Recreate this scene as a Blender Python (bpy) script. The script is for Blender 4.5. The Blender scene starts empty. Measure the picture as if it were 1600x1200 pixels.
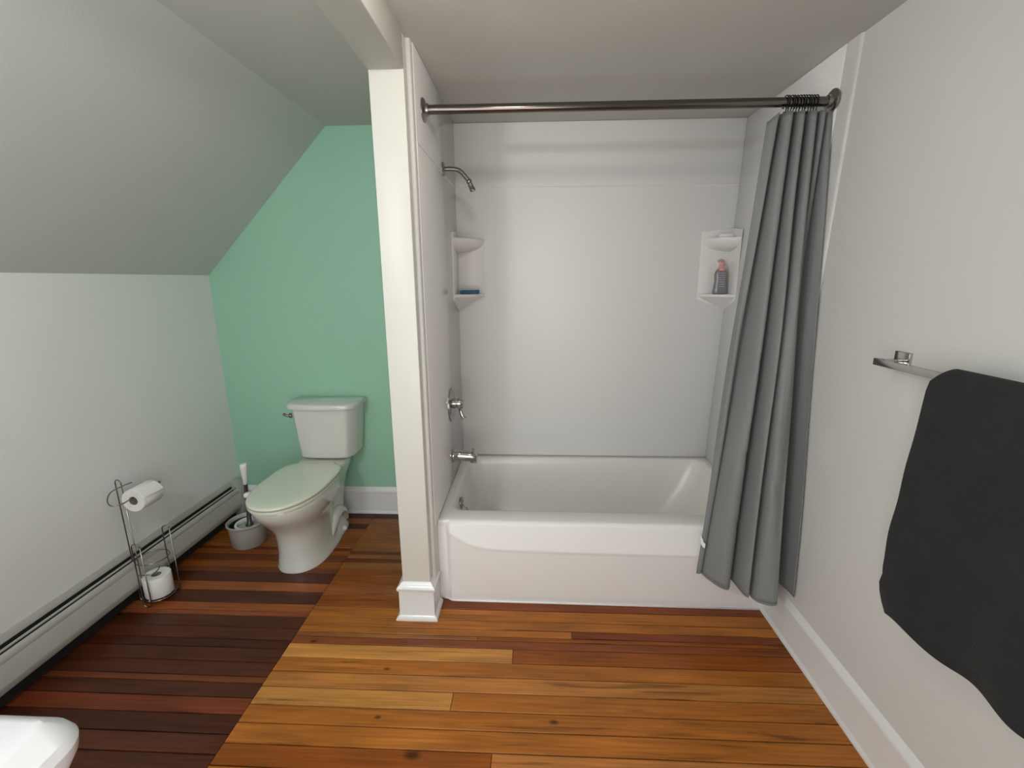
import bpy, bmesh, math, random
from mathutils import Vector, Matrix
random.seed(7)
C = bpy.context.scene.collection
PI = math.pi

# ------------------------------------------------------------------ materials
def mat(name, col, rough=.5, metal=0.0, coat=0.0, bump=0.0, bscale=200.0, spec=.5, var=0.0, vscale=3.0, emit=None, sheen=0.0, trans=0.0):
    m = bpy.data.materials.new(name); m.use_nodes = True
    nt = m.node_tree; b = nt.nodes['Principled BSDF']
    b.inputs['Base Color'].default_value = (*col, 1); b.inputs['Roughness'].default_value = rough
    b.inputs['Metallic'].default_value = metal; b.inputs['Coat Weight'].default_value = coat
    b.inputs['Coat Roughness'].default_value = .08
    b.inputs['Specular IOR Level'].default_value = spec
    b.inputs['Sheen Weight'].default_value = sheen
    b.inputs['Transmission Weight'].default_value = trans
    tc = nt.nodes.new('ShaderNodeTexCoord')
    if var:
        n = nt.nodes.new('ShaderNodeTexNoise'); n.inputs['Scale'].default_value = vscale; n.inputs['Detail'].default_value = 3
        nt.links.new(tc.outputs['Object'], n.inputs['Vector'])
        mx = nt.nodes.new('ShaderNodeMix'); mx.data_type = 'RGBA'
        mx.inputs['A'].default_value = (*[c*(1-var) for c in col], 1); mx.inputs['B'].default_value = (*[min(1, c*(1+var)) for c in col], 1)
        nt.links.new(n.outputs['Fac'], mx.inputs['Factor']); nt.links.new(mx.outputs['Result'], b.inputs['Base Color'])
    if bump:
        n2 = nt.nodes.new('ShaderNodeTexNoise'); n2.inputs['Scale'].default_value = bscale; n2.inputs['Detail'].default_value = 2
        nt.links.new(tc.outputs['Object'], n2.inputs['Vector'])
        bp = nt.nodes.new('ShaderNodeBump'); bp.inputs['Strength'].default_value = bump; bp.inputs['Distance'].default_value = .002
        nt.links.new(n2.outputs['Fac'], bp.inputs['Height']); nt.links.new(bp.outputs['Normal'], b.inputs['Normal'])
    if emit:
        b.inputs['Emission Color'].default_value = (*emit[0], 1); b.inputs['Emission Strength'].default_value = emit[1]
    return m
M = {}
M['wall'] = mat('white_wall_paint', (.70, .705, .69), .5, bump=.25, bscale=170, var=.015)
M['walll'] = mat('wall_paint_lightened', (.79, .80, .79), .5, bump=.25, bscale=170, var=.015)  # same wall paint, lightened in colour to brighten the left wall
M['wallr'] = mat('wall_paint_darkened', (.63, .63, .61), .5, bump=.25, bscale=170, var=.015)  # same wall paint, darkened in colour to offset light on this side
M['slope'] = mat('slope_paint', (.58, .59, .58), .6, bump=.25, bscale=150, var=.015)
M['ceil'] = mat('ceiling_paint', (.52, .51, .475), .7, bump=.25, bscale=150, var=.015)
M['green'] = mat('green_wall_paint', (.31, .56, .41), .5, bump=.25, bscale=170, var=.03)
M['trim'] = mat('white_trim_paint', (.74, .74, .735), .3, coat=.2, var=.01)
M['post'] = mat('cream_post_paint', (.66, .65, .605), .4, bump=.1, bscale=120)
M['acrylic'] = mat('white_acrylic', (.82, .82, .81), .34, spec=.2)
M['gloss'] = mat('glossy_acrylic', (.78, .775, .765), .10, spec=.4)
M['sinkm'] = mat('sink_china', (.62, .62, .63), .3)
M['tub'] = mat('tub_enamel', (.76, .74, .70), .32, coat=.12)
M['shelf'] = mat('shelf_plastic', (.78, .77, .76), .42)
M['china'] = mat('toilet_china', (.66, .665, .62), .15, coat=.8)
M['lidm'] = mat('seat_plastic', (.68, .71, .60), .25, coat=.4)
M['chrome'] = mat('chrome', (.50, .49, .48), .12, metal=1)
M['nickel'] = mat('brushed_nickel', (.30, .28, .26), .28, metal=1)
M['rod'] = mat('dark_brushed_rod', (.17, .15, .14), .2, metal=1)
M['plate'] = mat('satin_chrome', (.34, .34, .335), .22, metal=1)
M['dark'] = mat('hollow_shade_black', (.012, .012, .012), .8)  # near-black colour standing for shade in hollow parts
M['ringm'] = mat('black_metal', (.03, .03, .03), .35, metal=.6)
M['wire'] = mat('chrome_wire', (.30, .285, .27), .22, metal=1)
M['curtain'] = mat('grey_curtain_cloth', (.195, .21, .21), .6, bump=.3, bscale=400, sheen=.05)
M['towel'] = mat('charcoal_terry', (.022, .023, .023), .95, bump=1.0, bscale=330, sheen=.05, spec=.2, var=.25, vscale=14)
M['paper'] = mat('tissue_paper', (.80, .79, .77), .9, bump=.5, bscale=120)
M['card'] = mat('cardboard', (.25, .22, .19), .9)
M['heater'] = mat('heater_enamel', (.46, .45, .41), .4, coat=.1, var=.03)
M['grey_plastic'] = mat('grey_plastic', (.36, .35, .315), .5)
M['white_plastic'] = mat('white_plastic', (.8, .8, .8), .35)
M['steel'] = mat('grey_steel', (.2, .2, .2), .3, metal=1)
M['blue'] = mat('blue_sponge', (.035, .13, .26), .85, bump=1, bscale=300)
M['pink'] = mat('pink_cap', (.62, .33, .29), .4)
M['bottle'] = mat('grey_bottle', (.20, .195, .215), .25, coat=.4)
M['label'] = mat('bottle_print', (.42, .42, .45), .5)
M['caulk'] = mat('white_caulk', (.86, .86, .85), .35)
M['bulb'] = mat('lit_bulb', (.9, .9, .9), .4, emit=((1, .85, .7), 6))
M['bulb2'] = mat('lit_cool_bulb', (.9, .9, .9), .4, emit=((.85, .93, 1), 6))

def wood_mat():
    m = bpy.data.materials.new('fir_floor_boards'); m.use_nodes = True
    nt = m.node_tree; b = nt.nodes['Principled BSDF']; L = nt.links
    at = nt.nodes.new('ShaderNodeAttribute'); at.attribute_name = 'plank'
    tc = nt.nodes.new('ShaderNodeTexCoord')
    rnd = nt.nodes.new('ShaderNodeAttribute'); rnd.attribute_name = 'seed'
    add = nt.nodes.new('ShaderNodeVectorMath'); add.operation = 'ADD'
    L.new(tc.outputs['Object'], add.inputs[0]); L.new(rnd.outputs['Color'], add.inputs[1])
    mp = nt.nodes.new('ShaderNodeMapping'); mp.inputs['Scale'].default_value = (1.6, 55, 1); L.new(add.outputs[0], mp.inputs['Vector'])
    n = nt.nodes.new('ShaderNodeTexNoise'); n.inputs['Scale'].default_value = 2.0; n.inputs['Detail'].default_value = 6; n.inputs['Distortion'].default_value = .6
    L.new(mp.outputs[0], n.inputs['Vector'])
    mp2 = nt.nodes.new('ShaderNodeMapping'); mp2.inputs['Scale'].default_value = (2.2, 9, 1); L.new(add.outputs[0], mp2.inputs['Vector'])
    n2 = nt.nodes.new('ShaderNodeTexNoise'); n2.inputs['Scale'].default_value = 1.4; n2.inputs['Detail'].default_value = 3; L.new(mp2.outputs[0], n2.inputs['Vector'])
    r1 = nt.nodes.new('ShaderNodeMapRange'); r1.inputs['From Min'].default_value = .3; r1.inputs['From Max'].default_value = .7; r1.inputs['To Min'].default_value = .74; r1.inputs['To Max'].default_value = 1.20
    L.new(n.outputs['Fac'], r1.inputs['Value'])
    r2 = nt.nodes.new('ShaderNodeMapRange'); r2.inputs['From Min'].default_value = .3; r2.inputs['From Max'].default_value = .7; r2.inputs['To Min'].default_value = .78; r2.inputs['To Max'].default_value = 1.18
    L.new(n2.outputs['Fac'], r2.inputs['Value'])
    mu = nt.nodes.new('ShaderNodeMath'); mu.operation = 'MULTIPLY'; L.new(r1.outputs[0], mu.inputs[0]); L.new(r2.outputs[0], mu.inputs[1])
    # dark resin streaks and a few knots
    mp3 = nt.nodes.new('ShaderNodeMapping'); mp3.inputs['Scale'].default_value = (1.1, 22, 1); L.new(add.outputs[0], mp3.inputs['Vector'])
    n3 = nt.nodes.new('ShaderNodeTexNoise'); n3.inputs['Scale'].default_value = 1.7; n3.inputs['Detail'].default_value = 4; n3.inputs['Distortion'].default_value = 1.2; L.new(mp3.outputs[0], n3.inputs['Vector'])
    r5 = nt.nodes.new('ShaderNodeMapRange'); r5.inputs['From Min'].default_value = .60; r5.inputs['From Max'].default_value = .70; r5.inputs['To Min'].default_value = 1.0; r5.inputs['To Max'].default_value = .52
    L.new(n3.outputs['Fac'], r5.inputs['Value'])
    mu3 = nt.nodes.new('ShaderNodeMath'); mu3.operation = 'MULTIPLY'; L.new(mu.outputs[0], mu3.inputs[0]); L.new(r5.outputs[0], mu3.inputs[1]); mu = mu3
    for kx, ky, kr in ((-.477, -.262, .011), (-.10, -.58, .009), (.50, -.575, .012), (-.13, -.385, .010), (.05, -.70, .02)):
        di = nt.nodes.new('ShaderNodeVectorMath'); di.operation = 'DISTANCE'
        ms = nt.nodes.new('ShaderNodeMapping'); ms.inputs['Scale'].default_value = (.55, 1, 0); L.new(tc.outputs['Object'], ms.inputs['Vector'])
        L.new(ms.outputs[0], di.inputs[0]); di.inputs[1].default_value = (kx*.55, ky, 0)
        rk = nt.nodes.new('ShaderNodeMapRange'); rk.inputs['From Min'].default_value = kr*.3; rk.inputs['From Max'].default_value = kr; rk.inputs['To Min'].default_value = .28; rk.inputs['To Max'].default_value = 1
        L.new(di.outputs['Value'], rk.inputs['Value'])
        mk = nt.nodes.new('ShaderNodeMath'); mk.operation = 'MULTIPLY'; L.new(mu.outputs[0], mk.inputs[0]); L.new(rk.outputs[0], mk.inputs[1]); mu = mk
    vm = nt.nodes.new('ShaderNodeVectorMath'); vm.operation = 'SCALE'; L.new(at.outputs['Color'], vm.inputs[0]); L.new(mu.outputs[0], vm.inputs['Scale'])
    L.new(vm.outputs[0], b.inputs['Base Color'])
    r3 = nt.nodes.new('ShaderNodeMapRange'); r3.inputs['To Min'].default_value = .24; r3.inputs['To Max'].default_value = .36; L.new(n2.outputs['Fac'], r3.inputs['Value'])
    L.new(r3.outputs[0], b.inputs['Roughness'])
    b.inputs['Specular IOR Level'].default_value = .25
    bp = nt.nodes.new('ShaderNodeBump'); bp.inputs['Strength'].default_value = .12; bp.inputs['Distance'].default_value = .002
    L.new(n.outputs['Fac'], bp.inputs['Height']); L.new(bp.outputs[0], b.inputs['Normal'])
    return m
M['wood'] = wood_mat()

# ------------------------------------------------------------------ helpers
def mesh_obj(name, bm, m, parent=None, smooth=False, auto=None):
    me = bpy.data.meshes.new(name)
    bmesh.ops.recalc_face_normals(bm, faces=bm.faces)
    bm.to_mesh(me); bm.free()
    if m: me.materials.append(M[m] if isinstance(m, str) else m)
    if smooth:
        for p in me.polygons: p.use_smooth = True
        if auto is not None: me.set_sharp_from_angle(angle=math.radians(auto))
    o = bpy.data.objects.new(name, me); C.objects.link(o)
    if parent is not None:
        o.parent = parent; o.matrix_parent_inverse = Matrix.Translation(-Vector(parent.location))
        o.matrix_parent_inverse = parent_inv(parent)
    return o
def parent_inv(p):
    mats = Matrix.Identity(4); q = p
    chain = []
    while q is not None: chain.append(q); q = q.parent
    for q in reversed(chain):
        mats = mats @ q.matrix_parent_inverse @ Matrix.LocRotScale(q.location, q.rotation_euler, q.scale)
    return mats.inverted()
def thing(name, label, cat, loc, group=None):
    o = bpy.data.objects.new(name, None); C.objects.link(o); o.location = loc
    o.empty_display_size = .05
    return tag(o, label, cat, group)
def tag(o, label, cat, group=None):
    o['label'] = label; o['category'] = cat
    if group: o['group'] = group
    return o
def struct(name, bm, m, label=None, **k):
    o = mesh_obj(name, bm, m, **k); o['kind'] = 'structure'
    if label: o['label'] = label
    return o
def box(bm, x0, x1, y0, y1, z0, z1, bev=0):
    vs = [bm.verts.new((x, y, z)) for x in (x0, x1) for y in (y0, y1) for z in (z0, z1)]
    fs = [(0, 1, 3, 2), (4, 6, 7, 5), (0, 4, 5, 1), (2, 3, 7, 6), (0, 2, 6, 4), (1, 5, 7, 3)]
    ff = [bm.faces.new([vs[i] for i in f]) for f in fs]
    if bev:
        es = {e for f in ff for e in f.edges}
        bmesh.ops.bevel(bm, geom=list(es), offset=bev, segments=3, affect='EDGES', profile=.5)
def poly(bm, pts): return bm.faces.new([bm.verts.new(p) for p in pts])
def loft(bm, loops, cap0=True, cap1=True, closed=True):
    R = [[bm.verts.new(p) for p in l] for l in loops]; n = len(R[0])
    for a, b in zip(R, R[1:]):
        for i in range(n if closed else n-1):
            j = (i+1) % n
            bm.faces.new((a[i], a[j], b[j], b[i]))
    if cap0: bm.faces.new(R[0][::-1])
    if cap1: bm.faces.new(R[-1])
    return R
def catmull(P, n=8, closed=False):
    P = [Vector(p) for p in P]; out = []; N = len(P)
    rng = range(N) if closed else range(N-1)
    for i in rng:
        if closed: p0, p1, p2, p3 = P[(i-1) % N], P[i], P[(i+1) % N], P[(i+2) % N]
        else: p0, p1, p2, p3 = P[max(i-1, 0)], P[i], P[i+1], P[min(i+2, N-1)]
        for k in range(n):
            t = k/n
            out.append(.5*((2*p1)+(-p0+p2)*t+(2*p0-5*p1+4*p2-p3)*t*t+(-p0+3*p1-3*p2+p3)*t**3))
    if not closed: out.append(P[-1])
    return out
def tube(bm, pts, r, seg=10, closed=False, smooth_n=0, cap=True):
    if smooth_n: pts = catmull(pts, smooth_n, closed)
    pts = [Vector(p) for p in pts]; N = len(pts)
    rs = r if isinstance(r, (list, tuple)) else [r]*N
    if len(rs) != N: rs = [rs[min(len(rs)-1, int(i/(N-1)*(len(rs)-1)))]*(1-((i/(N-1)*(len(rs)-1)) % 1)) + rs[min(len(rs)-1, int(i/(N-1)*(len(rs)-1))+1)]*((i/(N-1)*(len(rs)-1)) % 1) for i in range(N)]
    def tan(i):
        if closed: return (pts[(i+1) % N]-pts[(i-1) % N]).normalized()
        return (pts[min(i+1, N-1)]-pts[max(i-1, 0)]).normalized()
    t0 = tan(0); up = Vector((0, 0, 1)) if abs(t0.z) < .9 else Vector((1, 0, 0))
    nrm = (up - t0*up.dot(t0)).normalized(); loops = []
    for i in range(N):
        t = tan(i); nrm = (nrm - t*nrm.dot(t))
        nrm = nrm.normalized() if nrm.length > 1e-6 else t.orthogonal().normalized()
        b = t.cross(nrm)
        loops.append([pts[i]+(nrm*math.cos(a)+b*math.sin(a))*rs[i] for a in (2*PI*k/seg for k in range(seg))])
    if closed:
        loops.append(loops[0][:])
        # find best match of last loop to the first (twist)
        loft(bm, loops, False, False)
    else: loft(bm, loops, cap, cap)
def lathe(bm, prof, c=(0, 0, 0), axis='Z', seg=40, cap0=True, cap1=True):
    loops = []
    for r, h in prof:
        l = []
        for k in range(seg):
            a = 2*PI*k/seg; u, v = r*math.cos(a), r*math.sin(a)
            p = {'Z': (u, v, h), 'X': (h, u, v), 'Y': (u, h, v)}[axis]
            l.append((p[0]+c[0], p[1]+c[1], p[2]+c[2]))
        loops.append(l)
    loft(bm, loops, cap0, cap1)
def rrect(x0, x1, y0, y1, r, z, ns=8, nc=8):
    """rounded rectangle with a fixed topology (counter-clockwise)"""
    r = min(r, (x1-x0)/2-1e-4, (y1-y0)/2-1e-4); out = []
    cs = [((x1-r, y0+r), -PI/2), ((x1-r, y1-r), 0), ((x0+r, y1-r), PI/2), ((x0+r, y0+r), PI)]
    for q, ((cx, cy), a0) in enumerate(cs):
        arc = [(cx+r*math.cos(a0+PI/2*k/nc), cy+r*math.sin(a0+PI/2*k/nc), z) for k in range(nc+1)]
        out += arc
        (dx, dy), b0 = cs[(q+1) % 4]
        s = arc[-1]; e = (dx+r*math.cos(b0), dy+r*math.sin(b0), z)
        for k in range(1, ns): out.append((s[0]+(e[0]-s[0])*k/ns, s[1]+(e[1]-s[1])*k/ns, z))
    return out
def sweep(bm, path, prof, side=1, capends=True):
    """sweep an (offset, z) profile along a floor path with mitred corners; offset goes to the left*side"""
    P = [Vector((*p, 0)) for p in path]; loops = []
    for i, p in enumerate(P):
        d0 = (P[i]-P[i-1]).normalized() if i else None
        d1 = (P[i+1]-P[i]).normalized() if i < len(P)-1 else None
        if d0 is None: d0 = d1
        if d1 is None: d1 = d0
        n0 = Vector((-d0.y, d0.x, 0))*side; n1 = Vector((-d1.y, d1.x, 0))*side
        m = (n0+n1).normalized(); k = 1/max(.2, m.dot(n0))
        loops.append([(p.x+m.x*k*o, p.y+m.y*k*o, z) for o, z in prof])
    loft(bm, loops, capends, capends)

W = 1.524; YB = .797; XL = -1.445; ZK = 1.487; ZC = 2.2556; XS = -.683; YF = -2.0
XP0, XP1, YP = -.137, -.015, -.106; ZBEAM = 2.145
def XR(z): return 1.470+.0255*z

# ------------------------------------------------------------------ floor of narrow boards
LIGHT = (.37, .125, .020); MID = (.25, .068, .010); MIDB = (.28, .085, .020); DARK = (.14, .036, .011)
RED = (.075, .020, .009); REDL = (.14, .040, .014); REDD = (.056, .014, .007); OLIVE = (.27, .10, .025); GOLD = (.50, .22, .052)
SX = -.57
bm = bmesh.new(); colL = []; seedL = []
def plank(x0, x1, y0, y1, col, gap=.0021):
    j = .97+random.random()*.06
    e = .0016
    v = [bm.verts.new(p) for p in ((x0+gap*.4, y0+gap, -.001), (x1-gap*.4, y0+gap, -.001), (x1-gap*.4, y1-gap, -.001), (x0+gap*.4, y1-gap, -.001),
         (x0+e, y0+gap+e*.6, 0), (x1-e, y0+gap+e*.6, 0), (x1-e, y1-gap-e*.6, 0), (x0+e, y1-gap-e*.6, 0))]
    w = [bm.verts.new((*q.co[:2], -.012)) for q in v[:4]]
    fs = [(v[4], v[5], v[6], v[7])]+[(v[i], v[(i+1) % 4], v[4+(i+1) % 4], v[4+i]) for i in range(4)]+[(w[i], w[(i+1) % 4], v[(i+1) % 4], v[i]) for i in range(4)]
    sd = (random.random()*9, random.random()*9, 0, 1)
    for f in fs:
        bm.faces.new(f); colL.append((*[c*j for c in col], 1)); seedL.append(sd)
# right part, rows in front of and beside the post
rows = [(.797, .722, [(SX, W, REDD)]), (.722, .652, [(SX, W, OLIVE)]), (.652, .585, [(SX, W, OLIVE)]), (.585, .518, [(SX, W, MIDB)]), (.518, .451, [(SX, W, OLIVE)]),
        (.451, .372, [(SX, W, OLIVE)]), (.372, .345, [(SX, W, DARK)]), (.345, .310, [(SX, W, OLIVE)]), (.310, .272, [(SX, W, DARK)]),
        (.272, .222, [(SX, W, OLIVE)]), (.222, .160, [(SX, W, MID)]), (.160, .088, [(SX, W, MID)]), (.088, .020, [(SX, W, MIDB)]),
        (.020, -.055, [(SX, -.05, MID), (-.05, W, (.2, .052, .016))]), (-.055, -.122, [(SX, W, LIGHT)]), (-.122, -.172, [(SX, W, LIGHT)]),
        (-.172, -.210, [(SX, .593, LIGHT), (.593, W, (.2, .05, .015))]), (-.210, -.232, [(SX, .2, OLIVE), (.2, W, MID)]), (-.232, -.272, [(SX, W, (.22, .06, .016))]),
        (-.272, -.342, [(SX, .35, GOLD), (.35, W, MID)]), (-.342, -.408, [(SX, W, LIGHT)]), (-.408, -.475, [(SX, W, (.42, .165, .038))]), (-.475, -.547, [(SX, .143, GOLD), (.143, W, LIGHT)]),
        (-.547, -.614, [(SX, W, LIGHT)]), (-.614, -.684, [(SX, W, LIGHT)])]
y = -.684; k = 0
while y > YF:
    rows.append((y, max(YF, y-.069), [(SX, .3+.2*((k*7) % 5), LIGHT if k % 3 else MID), (.3+.2*((k*7) % 5), W, LIGHT if k % 2 else (.42, .16, .04))])); y -= .069; k += 1
for y1, y0, segs in rows:
    for x0, x1, c in segs: plank(x0, x1, y0, y1, c)
# left part, older darker boards
lrows = [(.797, .722, REDD), (.722, .655, MIDB), (.655, .60, RED), (.60, .52, MIDB), (.52, .45, MID), (.45, .40, MIDB), (.40, .372, DARK), (.372, .33, MID), (.33, .27, DARK), (.27, .215, MID),
         (.215, .175, REDL), (.175, .10, RED), (.10, .035, (.28, .08, .022)), (.035, -.048, RED), (-.048, -.10, (.28, .08, .022)), (-.10, -.128, (.24, .065, .02)), (-.128, -.195, RED), (-.195, -.262, (.085, .022, .010)),
         (-.262, -.305, REDD), (-.305, -.372, RED), (-.372, -.437, RED), (-.437, -.466, REDL), (-.466, -.525, RED), (-.525, -.589, (.15, .033, .012)),
         (-.589, -.657, REDD), (-.657, -.722, (.088, .023, .010)), (-.722, -.79, RED)]
y = -.79; k = 0
while y > YF:
    lrows.append((y, max(YF, y-.069), (RED, REDD, (.088, .023, .010))[k % 3])); y -= .069; k += 1
for y1, y0, c in lrows:
    plank(XL-.01, SX, y0, y1, c)
# sub-floor seen in the gaps
f0 = len(bm.faces)
poly(bm, [(XL-.02, YF-.02, -.006), (W+.02, YF-.02, -.006), (W+.02, YB+.02, -.006), (XL-.02, YB+.02, -.006)])
colL.append((.012, .006, .004, 1)); seedL.append((0, 0, 0, 1))
me = bpy.data.meshes.new('floor'); bm.to_mesh(me); bm.free()
a1 = me.attributes.new('plank', 'FLOAT_COLOR', 'FACE'); a2 = me.attributes.new('seed', 'FLOAT_COLOR', 'FACE')
for i in range(len(me.polygons)): a1.data[i].color = colL[i]; a2.data[i].color = seedL[i]
me.materials.append(M['wood'])
fl = bpy.data.objects.new('floor', me); C.objects.link(fl); fl['kind'] = 'structure'

# ------------------------------------------------------------------ room shell
T = .06
def slab(name, pts, n, m):   # a polygon extruded outwards along n
    bm = bmesh.new(); n = Vector(n)
    a = [bm.verts.new(p) for p in pts]; b = [bm.verts.new(Vector(p)+n) for p in pts]
    bm.faces.new(a); bm.faces.new(b[::-1]); k = len(a)
    for i in range(k): bm.faces.new((a[i], b[i], b[(i+1) % k], a[(i+1) % k]))
    return struct(name, bm, m)
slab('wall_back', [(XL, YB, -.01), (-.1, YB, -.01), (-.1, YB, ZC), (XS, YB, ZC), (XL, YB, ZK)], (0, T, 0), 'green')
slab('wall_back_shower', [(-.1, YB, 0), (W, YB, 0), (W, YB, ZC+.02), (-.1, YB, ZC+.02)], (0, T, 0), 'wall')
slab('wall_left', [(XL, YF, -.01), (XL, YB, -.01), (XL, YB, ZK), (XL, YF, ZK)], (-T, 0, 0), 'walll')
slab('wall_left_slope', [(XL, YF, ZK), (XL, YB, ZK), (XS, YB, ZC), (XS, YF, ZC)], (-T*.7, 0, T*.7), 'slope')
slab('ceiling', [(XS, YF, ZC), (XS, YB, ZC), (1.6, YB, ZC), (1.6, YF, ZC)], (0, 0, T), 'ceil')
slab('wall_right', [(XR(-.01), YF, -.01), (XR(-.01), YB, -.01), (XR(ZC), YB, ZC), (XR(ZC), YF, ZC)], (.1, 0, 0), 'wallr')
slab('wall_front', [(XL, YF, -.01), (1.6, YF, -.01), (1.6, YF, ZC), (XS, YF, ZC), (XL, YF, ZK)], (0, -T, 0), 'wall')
# partition between toilet and tub, ending in the white post
bm = bmesh.new(); box(bm, XP0, XP1, YP, YB, -.005, ZC, .003)
struct('wall_partition', bm, 'post', smooth=True, auto=40)
# drywall layer on the tub side of the partition with a rounded bead at its edge
bm = bmesh.new()
pts = [(XP1-.01, -.060), (-.010, -.066), (-.004, -.065), (-.001, -.061), (0, -.055), (0, YB), (XP1-.01, YB)]
loft(bm, [[(x, y, z) for x, y in pts] for z in (.0, ZC)])
struct('wall_shower_left', bm, 'wall', smooth=True, auto=50)
bm = bmesh.new()
def rr(z): return [(XR(z)+.02, -.022), (XR(z)-.001, -.022), (XR(z)-.005, -.019), (XR(z)-.007, -.014), (XR(z)-.008, -.008), (XR(z)-.008, YB), (XR(z)+.02, YB)]
loft(bm, [[(x, y, z) for x, y in rr(z)] for z in (.19, ZC)])
struct('wall_shower_right', bm, 'wallr', smooth=True, auto=50)
# beam from the top of the post towards the camera
bm = bmesh.new(); box(bm, XP0, XP1, YF, YP+.001, ZBEAM, ZC+.01, .004)
struct('trim_1', bm, 'ceil', smooth=True, auto=40, label='boxed plaster beam running forward from the top of the post')

# baseboards
prof = [(0, 0), (.020, 0), (.020, .006), (.018, .012), (.0135, .018), (.013, .021), (.013, .140), (.0165, .143), (.0175, .152), (.015, .160), (.008, .167), (.005, .174), (.001, .178), (0, .178)]
bm = bmesh.new(); sweep(bm, [(XR(.09)+.001, -.002), (XR(.09)+.001, YF)], prof, side=-1)
for v in bm.verts: v.co.x += XR(v.co.z)-XR(.09)
struct('baseboard_right', bm, 'trim', smooth=True, auto=35)
bm = bmesh.new(); sweep(bm, [(-.10, YB), (XL, YB)], prof, side=1)
struct('baseboard_back', bm, 'trim', smooth=True, auto=35)
prof2 = [(0, 0), (.030, 0), (.030, .006), (.027, .013), (.018, .019), (.0165, .022), (.0155, .137), (.021, .141), (.023, .152), (.018, .160), (.009, .166), (.005, .174), (.001, .177), (0, .177)]
bm = bmesh.new(); sweep(bm, [(XP1, -.004), (XP1, YP), (XP0, YP), (XP0, YB-.02)], prof2, side=1)
struct('baseboard_post', bm, 'trim', smooth=True, auto=35)
# caulk line at the foot of the tub
bm = bmesh.new(); tube(bm, [(.018, .016, .003), (.036, .014, .003), (.058, .001, .003), (.08, -.0005, .003), (1.449, -.010, .003)], .0045, 8)
struct('trim_2', bm, 'caulk', smooth=True, label='thin white caulk line along the foot of the tub')

# ------------------------------------------------------------------ bathtub
H = .406; TX = 1.478
def sk(x): return .010*(1-x/TX)
tub = thing('bathtub', 'white alcove bathtub with a bulging front apron', 'bathtub', (.76, .38, 0))
bm = bmesh.new()
L = [rrect(.0005, TX, .001, .786, .002, .380), rrect(.0005, TX, .001, .786, .004, .396), rrect(.003, TX-.002, .004, .784, .005, .404), rrect(.008, TX-.006, .012, .780, .006, H),
     rrect(.040, 1.435, .092, .752, .055, H+.001), rrect(.044, 1.431, .097, .748, .06, H-.001), rrect(.049, 1.425, .104, .742, .07, H-.010), rrect(.056, 1.41, .112, .734, .085, H-.04),
     rrect(.075, 1.36, .130, .715, .10, .25), rrect(.10, 1.30, .155, .69, .12, .13), rrect(.14, 1.24, .19, .655, .13, .085), rrect(.22, 1.15, .26, .59, .12, .070)]
loft(bm, L, cap0=False)
for v in bm.verts: v.co.y += sk(v.co.x)*(1-min(1, max(0, v.co.y/.78)))
# raised tiling ledge along the walls
mesh_obj('basin', bm, 'tub', tub, smooth=True, auto=60)
# apron
bm = bmesh.new(); nx, nz = 110, 60; G = []
def ap(x, z):
    s = lambda a, b, t: (lambda u: u*u*(3-2*u))(min(1, max(0, (t-a)/(b-a))))
    edge = s(.036, .062, x)
    xx = max(0, x-.060)
    zb = .272+.012*math.exp(-xx*1.2)+.078*math.exp(-(xx/.075)**1.3) if True else 0
    upper = -.004-.030*(min(1, max(0, (H-z)/(H-zb)))**1.05)
    low = -.030+.020*min(1, max(0, (zb-z)/.27))
    t = s(zb-.006, zb+.004, z)
    y = low*(1-t)+upper*t
    # rounded rim
    if z > H-.012: y += .010*((z-(H-.012))/.012)**2
    y = y*edge + (1-edge)*(.004)
    if z < .03: y += (.03-z)*.1
    return y
for i in range(nx+1):
    x = .0005+(TX-.002)*(i/nx)**1.6
    G.append([bm.verts.new((x, ap(x, H*j/nz)+sk(x), .0005+(H-.001)*j/nz)) for j in range(nz+1)])
for i in range(nx):
    for j in range(nz): bm.faces.new((G[i][j], G[i+1][j], G[i+1][j+1], G[i][j+1]))
# return edge to the deck
top = [G[i][nz] for i in range(nx+1)]; back = [bm.verts.new((v.co.x, .02+sk(v.co.x), H+.0002)) for v in top]
for i in range(nx): bm.faces.new((top[i], top[i+1], back[i+1], back[i]))
lf = G[0]; bk = [bm.verts.new((v.co.x, .05, v.co.z)) for v in lf]
for j in range(nz): bm.faces.new((lf[j], lf[j+1], bk[j+1], bk[j]))
mesh_obj('apron', bm, 'acrylic', tub, smooth=True, auto=70)
bm = bmesh.new()
lathe(bm, [(.002, .010), (.020, .010), (.031, .006), (.034, 0), (.033, -.004)], (0, 0, 0), 'X', 32)
bmesh.ops.transform(bm, matrix=Matrix.Translation((.062, .30, .335))@Matrix.Rotation(.12, 4, 'Y'), verts=bm.verts)
ov = mesh_obj('overflow_plate', bm, 'plate', tub, smooth=True, auto=50)
ov['label'] = 'round chrome overflow plate'
bm = bmesh.new(); tube(bm, [(.070, .300, .330), (.088, .296, .320), (.094, .292, .300)], .004, 8, smooth_n=4)
mesh_obj('overflow_lever', bm, 'chrome', ov, smooth=True)

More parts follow.
